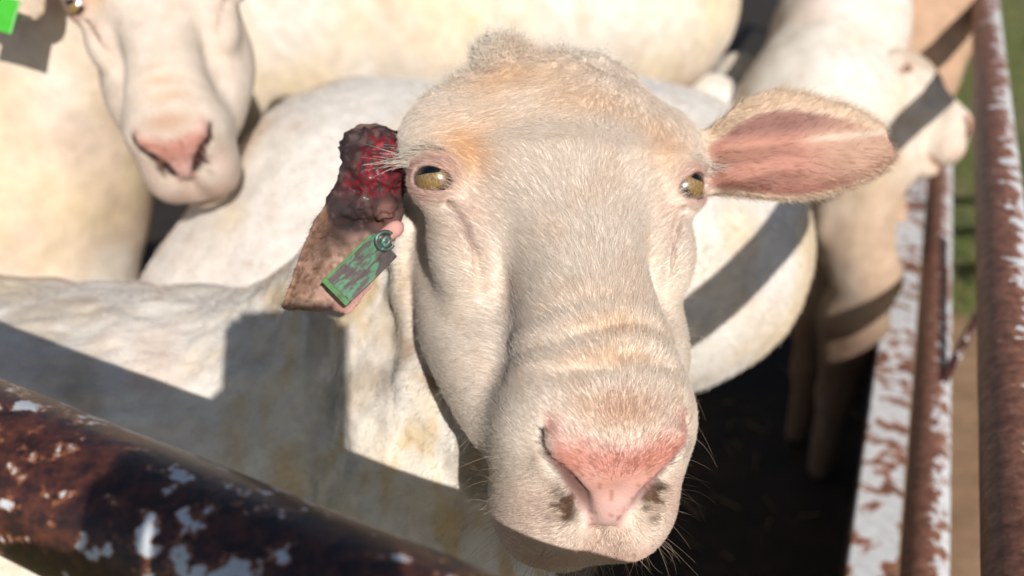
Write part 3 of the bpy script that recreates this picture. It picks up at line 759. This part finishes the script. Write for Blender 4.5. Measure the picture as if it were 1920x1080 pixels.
# white sheep standing right behind the wounded one
Bs, VB, QB, NB, CB = flock('white shorn sheep standing broadside directly behind the wounded sheep, its head hidden',
    [([P(1130, 430, 1.0), P(730, 505, 1.01)], [.163, .212]), ([P(730, 505, 1.01), P(560, 650, .99)], [.21, .185])],
    [(P(1140, 435, .98), (.226, .24, .166))], legs=[P(900, 560, 1.0), P(860, 520, 1.12), P(640, 700, 1.0), P(600, 620, 1.15)], wool=(.70, .655, .61), seed=3)
# cream sheep whose face hangs over that back
FC = Frame(290, -6, .765, 12, 8, 11, .92)
CEL = FC.pix(98, -40, .765)
Cs, VC, QC, NC, CC = flock('cream sheep with lowered pink nose resting over the white back at top left',
    [([P(215, 10, .90), P(40, 330, 1.0), P(-330, 430, 1.12), P(-900, 330, 1.35)], [.085, .125, .17, .17]), ([P(40, 330, 1.0), P(100, 560, 1.03)], [.12, .10])],
    fr=FC, ears=[(CEL, (-1, -.25, -.15), (.25, 1, -.2), 9.5, -1), (FC.pix(452, -45, .765), (1, .35, -.25), (-.35, 1, -.2), 9.5, 1)],
    legs=[P(80, 560, .98), P(20, 480, 1.1), P(-800, 450, 1.3), P(-800, 380, 1.45)], wool=(.69, .565, .44), seed=8, fine=.0034)
# large cream sheep across the back
Ds, *_ = flock('large yellowish shorn sheep filling the top edge beyond the cream face',
    [([P(480, 60, 1.42), P(850, 30, 1.42), P(1165, -5, 1.46)], [.20, .215, .195])], [],
    legs=[P(560, 200, 1.4), P(520, 120, 1.55), P(1180, 120, 1.4), P(1180, 60, 1.55)], wool=(.70, .605, .49), seed=14)
# narrow white sheep beyond the ear
Es, *_ = flock('white sheep with a ridged neck behind the raised pink ear',
    [([P(1600, -120, 1.62), P(1575, 60, 1.50), P(1530, 215, 1.42)], [.12, .105, .12]), ([P(1530, 215, 1.42), P(1470, 330, 1.5)], [.12, .1])], [],
    legs=[P(1330, 200, 1.5), P(1380, 160, 1.6)], wool=(.70, .65, .57), seed=21)
# tan dirty sheep by the fence
def tanify(V, col):
    q = [V[:, i] * 6 for i in range(3)]
    return mixc(col, (.48, .31, .205), .55 + .4 * sstep(.4, .6, fbm(q, 7)))
Fs, *_ = flock('tan dust-stained sheep pressed against the rusty side fence at top right',
    [([P(1730, -160, 1.85), P(1705, 20, 1.72), P(1690, 130, 1.66)], [.15, .135, .11])], [],
    rough=.012, legs=[P(1690, 160, 1.7), P(1730, 120, 1.75)], wool=(.55, .40, .28), seed=27, tint=tanify)
FG = Frame(1700, 150, 1.40, 50, 60, -6, .78)
def dirt_shade(V, col):
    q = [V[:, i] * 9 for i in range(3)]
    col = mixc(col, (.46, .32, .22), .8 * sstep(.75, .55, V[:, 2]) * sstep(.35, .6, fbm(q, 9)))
    return mixc(col, (.16, .10, .07), .9 * sstep(.52, .34, V[:, 2]))  # deep shade painted into the lower legs, over the tan dirt
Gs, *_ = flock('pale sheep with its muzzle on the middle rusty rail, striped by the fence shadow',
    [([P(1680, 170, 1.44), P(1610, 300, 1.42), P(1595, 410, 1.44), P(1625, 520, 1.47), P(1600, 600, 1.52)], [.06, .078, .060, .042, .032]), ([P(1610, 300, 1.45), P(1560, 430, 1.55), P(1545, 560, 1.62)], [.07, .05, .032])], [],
    fr=FG, legs=[P(1600, 600, 1.52), P(1545, 560, 1.62)], rough=.016, wool=(.60, .48, .38), seed=33, tint=dirt_shade, fine=.0045)

# ------------------------------------------------------------ ground
def sheet(name, pts, z, mat, kind='structure'):
    V = np.array([(x, y, z) for x, y in pts]); o = np_mesh(name, V, [list(range(len(pts)))], mat, smooth=False); o['kind'] = kind; return o
def ground_mat(name, stops, sc, bump=.6, rough=.95):
    m, nt, b, N = newmat(name); L = nt.links
    tc = N('ShaderNodeTexCoord'); n = N('ShaderNodeTexNoise'); n.inputs['Scale'].default_value = sc; n.inputs['Detail'].default_value = 8; n.inputs['Roughness'].default_value = .65
    L.new(tc.outputs['Object'], n.inputs['Vector']); r = ramp(nt, n.outputs[0], stops); L.new(r.outputs[0], b.inputs['Base Color'])
    b.inputs['Roughness'].default_value = rough
    bp = N('ShaderNodeBump'); bp.inputs['Strength'].default_value = bump; bp.inputs['Distance'].default_value = .02; L.new(n.outputs[0], bp.inputs['Height']); L.new(bp.outputs[0], b.inputs['Normal'])
    return m
M_GRD = ground_mat('pasture_soil', [(.3, (.07, .085, .025)), (.5, (.13, .13, .045)), (.7, (.22, .16, .085))], 2.2)
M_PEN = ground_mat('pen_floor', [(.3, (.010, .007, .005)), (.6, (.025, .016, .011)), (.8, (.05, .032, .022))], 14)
M_DIRT = ground_mat('bare_dirt', [(.3, (.20, .115, .06)), (.7, (.33, .21, .12))], 9)
sheet('ground', [(-200, -200), (200, -200), (200, 200), (-200, 200)], 0.0, M_GRD)
dS = np.array([math.sin(math.radians(24.4)), math.cos(math.radians(24.4)), 0]); nS = np.array([dS[1], -dS[0], 0])
S0 = np.array([.5484, .9089, 0]); CORN = np.array([.1774, .0910, 0]); dF = np.array([math.sin(math.radians(-65.3)), math.cos(math.radians(-65.3)), 0])
q0 = CORN; q1 = CORN + dS * 7; q2 = q1 + dF * 3.6; q3 = q0 + dF * 3.6
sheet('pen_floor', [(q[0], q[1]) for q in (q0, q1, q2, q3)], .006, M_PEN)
rd = random.Random(3)
edge = []
for i in range(28):
    a = i / 28 * 2 * math.pi; r = 1 + .18 * math.sin(3 * a + 1) + .12 * math.sin(7 * a)
    edge.append((1.00 + .62 * r * math.cos(a) * .8 + .25 * math.sin(a), 1.15 + .85 * r * math.sin(a)))
sheet('dirt_path', edge, .004, M_DIRT)

# ------------------------------------------------------------ rusty pipe fences
def rust_mat(name, thr, scale, stretch, bias=0.0, bang=0.0, glossy=.5, paint=(.62, .63, .64), dark=False):
    m, nt, b, N = newmat(name); L = nt.links
    al = N('ShaderNodeAttribute', attribute_name='along'); an = N('ShaderNodeAttribute', attribute_name='ang'); tc = N('ShaderNodeTexCoord')
    mp = N('ShaderNodeMapping'); mp.inputs['Scale'].default_value = stretch; L.new(tc.outputs['Object'], mp.inputs[0])
    def noise(sc, det=6, ro=.55, src=mp.outputs[0]):
        n = N('ShaderNodeTexNoise'); n.inputs['Scale'].default_value = sc; n.inputs['Detail'].default_value = det; n.inputs['Roughness'].default_value = ro
        L.new(src, n.inputs['Vector']); return n.outputs[0]
    def mth(op, a, b_=0.0):
        n = N('ShaderNodeMath', operation=op)
        for i, v in enumerate((a, b_)):
            if isinstance(v, (int, float)): n.inputs[i].default_value = v
            else: L.new(v, n.inputs[i])
        return n.outputs[0]
    nn = noise(scale, 7, .6)
    k = mth('MULTIPLY', mth('COSINE', mth('SUBTRACT', an.outputs['Fac'], bang)), bias)
    v = mth('ADD', nn, k)
    big = noise(scale * .22, 2)
    v = mth('ADD', v, mth('MULTIPLY', mth('SUBTRACT', big, .5), .35))
    mask = ramp(nt, v, [(thr, (0, 0, 0)), (thr + .012, (1, 1, 1))])
    halo = ramp(nt, v, [(thr - .05, (0, 0, 0)), (thr - .004, (1, 1, 1))])
    if dark: rs = [(.30, (.010, .007, .008)), (.46, (.034, .014, .012)), (.60, (.088, .029, .018)), (.8, (.17, .058, .029))]
    else: rs = [(.28, (.06, .028, .02)), (.45, (.155, .065, .042)), (.62, (.27, .125, .08)), (.8, (.38, .21, .13))]
    rust = ramp(nt, noise(scale * 1.7, 8, .7), rs)
    o1 = N('ShaderNodeMix', data_type='RGBA'); hm = mth('MULTIPLY', halo.outputs[0], .65); L.new(hm, o1.inputs[0]); L.new(rust.outputs[0], o1.inputs[6]); o1.inputs[7].default_value = (.40, .15, .055, 1)
    pn = ramp(nt, noise(60, 6, .7, tc.outputs['Object']), [(.3, tuple(c * .72 for c in paint)), (.6, paint)])
    o2 = N('ShaderNodeMix', data_type='RGBA'); L.new(mask.outputs[0], o2.inputs[0]); L.new(o1.outputs[2], o2.inputs[6]); L.new(pn.outputs[0], o2.inputs[7])
    L.new(o2.outputs[2], b.inputs['Base Color']); b.inputs['Roughness'].default_value = glossy
    hgt = mth('ADD', mth('MULTIPLY', mask.outputs[0], .6), mth('MULTIPLY', noise(220, 4, .7, tc.outputs['Object']), .5))
    bp = N('ShaderNodeBump'); bp.inputs['Strength'].default_value = .5; bp.inputs['Distance'].default_value = .0015; L.new(hgt, bp.inputs['Height']); L.new(bp.outputs[0], b.inputs['Normal'])
    return m
def pipe(name, a, b, r, mat, parent, seg=40, n=60, dent=.0006, seed=0):
    a = np.asarray(a, float); b = np.asarray(b, float); d = b - a; L = np.linalg.norm(d); d = d / L
    u = np.cross(d, [0, 0, 1.0]) if abs(d[2]) < .9 else np.array([1.0, 0, 0]); u /= np.linalg.norm(u); v = np.cross(d, u)
    V, F, al, an = [], [], [], []
    t = np.linspace(0, 1, n); A = np.linspace(0, 2 * np.pi, seg, endpoint=False)
    T, AA = np.meshgrid(t, A, indexing='ij')
    R = r + dent * (fbm([T * L * 30, np.cos(AA) * 1.5 + 5, np.sin(AA) * 1.5 + 9], seed) - .5) * 2
    V = a + T[..., None] * d * L + R[..., None] * (np.cos(AA)[..., None] * u + np.sin(AA)[..., None] * v)
    V = V.reshape(-1, 3); i, j = np.meshgrid(np.arange(n - 1), np.arange(seg), indexing='ij'); jj = (j + 1) % seg
    F = np.stack([i * seg + j, i * seg + jj, (i + 1) * seg + jj, (i + 1) * seg + j], -1).reshape(-1, 4)
    return np_mesh(name, V, F, mat, parent, None, True, {'along': (T * L).ravel(), 'ang': AA.ravel()})
def empty(name, loc):
    o = bpy.data.objects.new(name, None); C.objects.link(o); o.location = loc; o.empty_display_size = .05; return o
def keep(o, par):                                        # parent without moving
    o.parent = par; o.matrix_parent_inverse = Matrix.Translation(-Vector(par.location)); return o
M_RAIL = rust_mat('dark_rusted_pipe', .60, 80, (1, 1, 1.4), 0, 0, .36, (.60, .63, .66), True)
M_SIDE = rust_mat('peeling_white_pipe', .585, 70, (1, 1, .8), .19, 0.0, .6)
M_PANEL = rust_mat('rusted_sheet', .78, 18, (1, 1, 1), 0, 0, .7, (.5, .5, .5), True)
M_BAR = rust_mat('peeling_white_bar', .475, 34, (1, 1, 1), 0, 0, .6)
ff = empty('pipe_fence', tuple(CORN)); tag(ff, 'thick dark rusted pipe rail with white paint flecks across the bottom left', 'fence', 'rusty pen fences')
zF = .9197
a_ = CORN + dF * -.02; b_ = CORN + dF * 3.4
keep(pipe('rail', a_ + [0, 0, zF - .019], b_ + [0, 0, zF + .132], .030, M_RAIL, None, 64, 200, .0006, 1), ff)
keep(pipe('rail', a_ + [0, 0, .50], b_ + [0, 0, .50], .0225, M_RAIL, None, 24, 60, .0006, 2), ff)
keep(pipe('rail', a_ + [0, 0, .14], b_ + [0, 0, .14], .0225, M_RAIL, None, 24, 60, .0006, 3), ff)
for t_ in (1.2, 3.3):
    keep(pipe('post', CORN + dF * t_, CORN + dF * t_ + [0, 0, zF - .040 + .0375 * t_], .0225, M_RAIL, None, 24, 20, .0005, 4), ff)
sf = empty('pipe_fence', tuple(CORN)); tag(sf, 'rusty side fence with peeling white paint running away on the far right', 'fence', 'rusty pen fences')
e_ = CORN + dS * 4.2
topa = CORN + dS * .0
keep(pipe('rail', topa + [0, 0, .757], e_ + [0, 0, .95], .0225, M_SIDE, None, 40, 160, .0006, 5), sf)
keep(pipe('rail', CORN + [0, 0, .49], e_ + [0, 0, .49], .0225, M_SIDE, None, 40, 160, .0006, 6), sf)
import bmesh
def box(name, a, b, thick, z0, z1, mat, parent, bev=.004):
    a = np.asarray(a, float); b = np.asarray(b, float); d = (b - a) / np.linalg.norm(b - a); n_ = np.array([d[1], -d[0], 0]) * thick / 2
    bm = bmesh.new(); c = [bm.verts.new(tuple(q)) for q in (a - n_ + [0, 0, z0], b - n_ + [0, 0, z0], b + n_ + [0, 0, z0], a + n_ + [0, 0, z0], a - n_ + [0, 0, z1], b - n_ + [0, 0, z1], b + n_ + [0, 0, z1], a + n_ + [0, 0, z1])]
    for f in ((3, 2, 1, 0), (4, 5, 6, 7), (0, 1, 5, 4), (1, 2, 6, 5), (2, 3, 7, 6), (3, 0, 4, 7)): bm.faces.new([c[i] for i in f])
    bmesh.ops.bevel(bm, geom=bm.edges[:], offset=bev, segments=2, affect='EDGES')
    me = bpy.data.meshes.new(name); bm.to_mesh(me); me.materials.append(mat)
    o = bpy.data.objects.new(name, me); C.objects.link(o); return keep(o, parent)
WI = -nS * .032
for s0_, s1_ in ((.06, .893), (.905, 1.190), (1.202, 4.2)):
    box('wall_board', CORN + dS * s0_ + WI, CORN + dS * s1_ + WI, .016, .008, .335, M_PANEL, sf, .002)
box('ledge', CORN + dS * .06 + WI, e_ + WI, .056, .337, .352, M_BAR, sf, .002)
ub = CORN + nS * .0
keep(pipe('rail', CORN + [0, 0, .985], CORN + dS * .625 + [0, 0, .975], .0225, M_SIDE, None, 32, 40, .0006, 31), sf)  # unseen bar, added to cast the shadow stripe on the white sheep's flank
for t_, h_ in ((0.0, 1.0), (2.45, .845), (4.2, .925)):
    keep(pipe('post', CORN + dS * t_, CORN + dS * t_ + [0, 0, h_], .024, M_SIDE, None, 28, 30, .0006, 8), sf)
keep(pipe('brace', CORN + dS * .86 + [0, 0, .50], CORN + dS * 1.25 + nS * .10 + [0, 0, .60], .006, M_RAIL, None, 12, 10, .0002, 9), sf)
# unseen rails added beside the pen to throw dark stripes on the grass
nf = empty('pipe_fence', (1.9, 1.1, 0)); tag(nf, 'unseen rusty rails added to throw shadow stripes over the grass', 'fence', 'rusty pen fences')
for k in range(6):
    keep(pipe('rail', (1.55, 1.05, .25 + .16 * k), (3.2, 1.05, .25 + .16 * k), .02, M_SIDE, None, 16, 20, .0005, 10 + k), nf)
for x_ in (1.6, 3.15): keep(pipe('post', (x_, 1.095, 0), (x_, 1.095, 1.12), .022, M_SIDE, None, 16, 10, .0005, 20), nf)

# ------------------------------------------------------------ grass outside the pen
def grass(n):
    pts = []
    while len(pts) < n:
        m_ = n
        y = RNG.uniform(.2, 6.5, m_); x = RNG.uniform(.3, 4.2, m_); p = np.stack([x, y, 0 * x], 1)
        out = (p - CORN) @ nS > .05
        dn = fbm([x * 2.2, y * 2.2, x * 0], 5); dirt = ((x - 1.0) / .5) ** 2 + ((y - 1.15) / .75) ** 2 > 1
        ok = out & (dn + .25 * RNG.random(m_) > .52) & dirt & (RNG.random(m_) < np.clip(2.2 / (y + .5), .25, 1))
        pts.extend(p[ok].tolist())
    p = np.array(pts[:n]); k = 4; s = np.linspace(0, 1, k)[None, :, None]
    an = RNG.uniform(0, 6.283, n); L = RNG.uniform(.03, .09, n)[:, None, None]; lean = RNG.uniform(.2, .8, n)[:, None, None]
    d = np.stack([np.cos(an), np.sin(an), 0 * an], 1)[:, None, :]
    P_ = p[:, None, :] + L * (np.array([0, 0, 1.0]) * (s - .35 * lean * s * s) + d * lean * s * s)
    r = .0016 * np.linspace(1, .25, k)[None, :] * (.7 + .6 * RNG.random((n, 1)))
    c = np.array([.10, .17, .03]) + RNG.random((n, 1)) * np.array([.16, .12, .05]); 
    o = hair_object('grass', P_, r, M_FUR, None, c); tag(o, 'short sunlit pasture grass beyond the side fence', 'grass', None, 'stuff')
grass(16000)
def straw(n):
    a = RNG.uniform(0, 1, n) * 3.2 + .2; b = RNG.uniform(0, 1, n) ** 1.3 * 1.0 + .06
    p = CORN[None] + a[:, None] * dS[None] - b[:, None] * nS[None]; p[:, 2] = .009 + RNG.uniform(0, .006, n)
    an = RNG.uniform(0, 6.283, n); L = RNG.uniform(.02, .07, n)
    d = np.stack([np.cos(an), np.sin(an), RNG.uniform(-.04, .10, n)], 1); s = np.linspace(0, 1, 3)[None, :, None]
    P_ = p[:, None, :] + d[:, None, :] * L[:, None, None] * s
    o = hair_object('straw_litter', P_, np.full((n, 3), .0012), M_FUR, None, np.array([.30, .20, .09]) * RNG.uniform(.4, 1.3, (n, 1))); tag(o, 'loose dry straw scattered on the dark pen floor', 'straw', None, 'stuff')
straw(300)

# tags in the ears of the other sheep
t2 = plate('ear_tag', .05, .03, .002, M_TAG2, .0006); xform(t2, P(-24, 18, .735), RT * .9 - UP * .25 , UP * .9 + RT * .3, Cs)
t3 = plate('ear_tag', .022, .016, .002, M_TAG2, .0006); xform(t3, P(1618, 14, 1.42), RT, UP, Fs)

# stubble on the white back, the nearest of the others
tv = (NB * (CAM - VB)).sum(1) / np.linalg.norm(CAM - VB, axis=1)
grow('wool_stubble', VB, QB, NB, sstep(-.3, 0, tv) * (VB[:, 2] > .45), np.full(len(VB), .006), np.tile(np.array([-.3, 0, -.6]), (len(VB), 1)), np.clip(CB * 1.08, 0, .85), 45000, M_FUR, Bs, lift=.6, rad=.00018, cl=.9, clump=120)
# ------------------------------------------------------------ the photographer, kneeling outside the front rail, phone held out over it
M_PERSON = skin_mat('person_surface', .2, 500, .8)
def shadow_person():
    sh_ = np.array([-.02, -.50, .80])
    hand = CAM + RT * -.056 - UP * .110 - FW * .022
    Fd = Field(axis(-.40, .36, (hand[0] - .07, hand[0] + .12), .0035, .012), axis(-.95, .06, (-.06, .05), .0035, .012), axis(0, 1.2, (.98, 1.14), .0035, .012))
    hip = np.array([.0, -.70, .36])
    Fd.caps([hip, np.array([0, -.56, .70])], [.15, .16], .05)
    Fd.caps([np.array([-.17, -.55, .78]), np.array([.17, -.55, .78])], [.065, .065], .06)
    Fd.caps([np.array([0, -.54, .80]), np.array([0, -.50, .93])], [.06, .055], .03)
    Fd.ells(np.array([0, -.485, 1.00]), (.075, .095, .115), .03)
    Fd.caps([np.array([0, -.385, .99]), np.array([0, -.375, .975])], [.014, .017], .015)          # nose
    for k in (-1, 1): Fd.ells(np.array([.078 * k, -.49, .995]), (.012, .022, .032), .01)
    el = np.array([-.20, -.30, .80]); Fd.caps([np.array([-.18, -.54, .78]), el, hand - FW * .01 - UP * .03], [.055, .045, .030], .03)
    el2 = np.array([.27, -.50, .55]); Fd.caps([np.array([.18, -.55, .78]), el2, np.array([.20, -.33, .40])], [.055, .045, .03], .03)
    Fd.ells(np.array([.19, -.30, .385]), (.04, .055, .025), .02)
    for k in range(4): Fd.caps([np.array([.165 + .018 * k, -.26, .39]), np.array([.163 + .019 * k, -.215, .365])], [.009, .007], .008)
    Fd.caps([np.array([.155, -.30, .39]), np.array([.13, -.26, .385])], [.010, .008], .008)
    for k in (-1, 1):
        kn = np.array([.13 * k, -.36, .30 if k > 0 else .10]); Fd.caps([hip + [.09 * k, 0, -.02], kn], [.085, .06], .03)
        ft = np.array([.13 * k, -.40 if k > 0 else -.72, .07]); Fd.caps([kn, ft], [.055, .04], .02); Fd.caps([ft, ft + [0, .16 if k > 0 else -.05, -.03]], [.04, .03], .02)
    # palm and fingers closed round the edge of the phone
    Fd.ells(hand - FW * .004, (.040, .022, .045), .012)
    for k in range(4):
        o0 = hand + UP * (.030 - .019 * k) - RT * .020 ; o1 = o0 - RT * .018 + FW * .022; o2 = o0 + RT * (.004 - .002 * k) + FW * .030
        Fd.caps([o0, o1, o2], [.0105, .0095, .0085], .006)
    Fd.caps([hand + UP * .02, hand + UP * .055 + RT * .004 - FW * .010, hand + UP * .075 + RT * .022 - FW * .012], [.013, .011, .009], .008)
    V, Q = nets(*Fd.g, Fd.D); V = relax(V, Q, 2)
    c = np.tile(np.array([.10, .13, .22]), (len(V), 1)); z = V[:, 2]
    c = mixc(c, (.06, .07, .10), sstep(.44, .40, z) * (np.abs(V[:, 0]) < .25)); sk = (.50, .30, .21)
    c = mixc(c, sk, sstep(.86, .88, z) * (V[:, 1] < -.3)); c = mixc(c, sk, 1.0 * (np.linalg.norm(V - hand, axis=1) < .17)); c = mixc(c, sk, 1.0 * (np.linalg.norm(V - np.array([.19, -.29, .385]), axis=1) < .11))
    c = mixc(c, (.05, .03, .02), 1.0 * ((z > 1.045) | ((V[:, 1] < -.52) & (z > .94))))
    c = mixc(c, (.04, .03, .025), 1.0 * (z < .085))
    o = np_mesh('person', V, Q, M_PERSON, None, c, True, {'wet': np.zeros(len(V))})
    tag(o, 'person kneeling outside the front rail in dark blue clothes holding a phone out', 'person')
shadow_person()
m_ph, nt, b, N = newmat('phone_shell'); b.inputs['Base Color'].default_value = (.02, .02, .022, 1); b.inputs['Roughness'].default_value = .3
m_sc, nt, b, N = newmat('phone_screen'); b.inputs['Base Color'].default_value = (.01, .01, .012, 1); b.inputs['Roughness'].default_value = .08
def phone():
    bm = bmesh.new(); bmesh.ops.create_cube(bm, size=1)
    for v in bm.verts: v.co = (v.co.x * .080, v.co.y * .158, v.co.z * .009)
    ed = [e for e in bm.edges if abs(e.verts[0].co.z - e.verts[1].co.z) > .005]
    bmesh.ops.bevel(bm, geom=ed, offset=.010, segments=6, affect='EDGES'); bmesh.ops.bevel(bm, geom=[e for e in bm.edges if abs(e.verts[0].co.z - e.verts[1].co.z) < 1e-5], offset=.0015, segments=2, affect='EDGES')
    me = bpy.data.meshes.new('phone'); bm.to_mesh(me); me.materials.append(m_ph)
    o = bpy.data.objects.new('phone', me); C.objects.link(o)
    o.location = CAM - FW * .006 - UP * .056 + RT * -.004; o.rotation_euler = cam.rotation_euler
    bm = bmesh.new(); bmesh.ops.create_cube(bm, size=1)
    for v in bm.verts: v.co = (v.co.x * .073, v.co.y * .149, v.co.z * .0006 + .0049)
    me = bpy.data.meshes.new('screen'); bm.to_mesh(me); me.materials.append(m_sc); s_ = bpy.data.objects.new('screen', me); C.objects.link(s_); s_.parent = o
    tag(o, 'black phone held out over the front rail', 'phone')
phone()
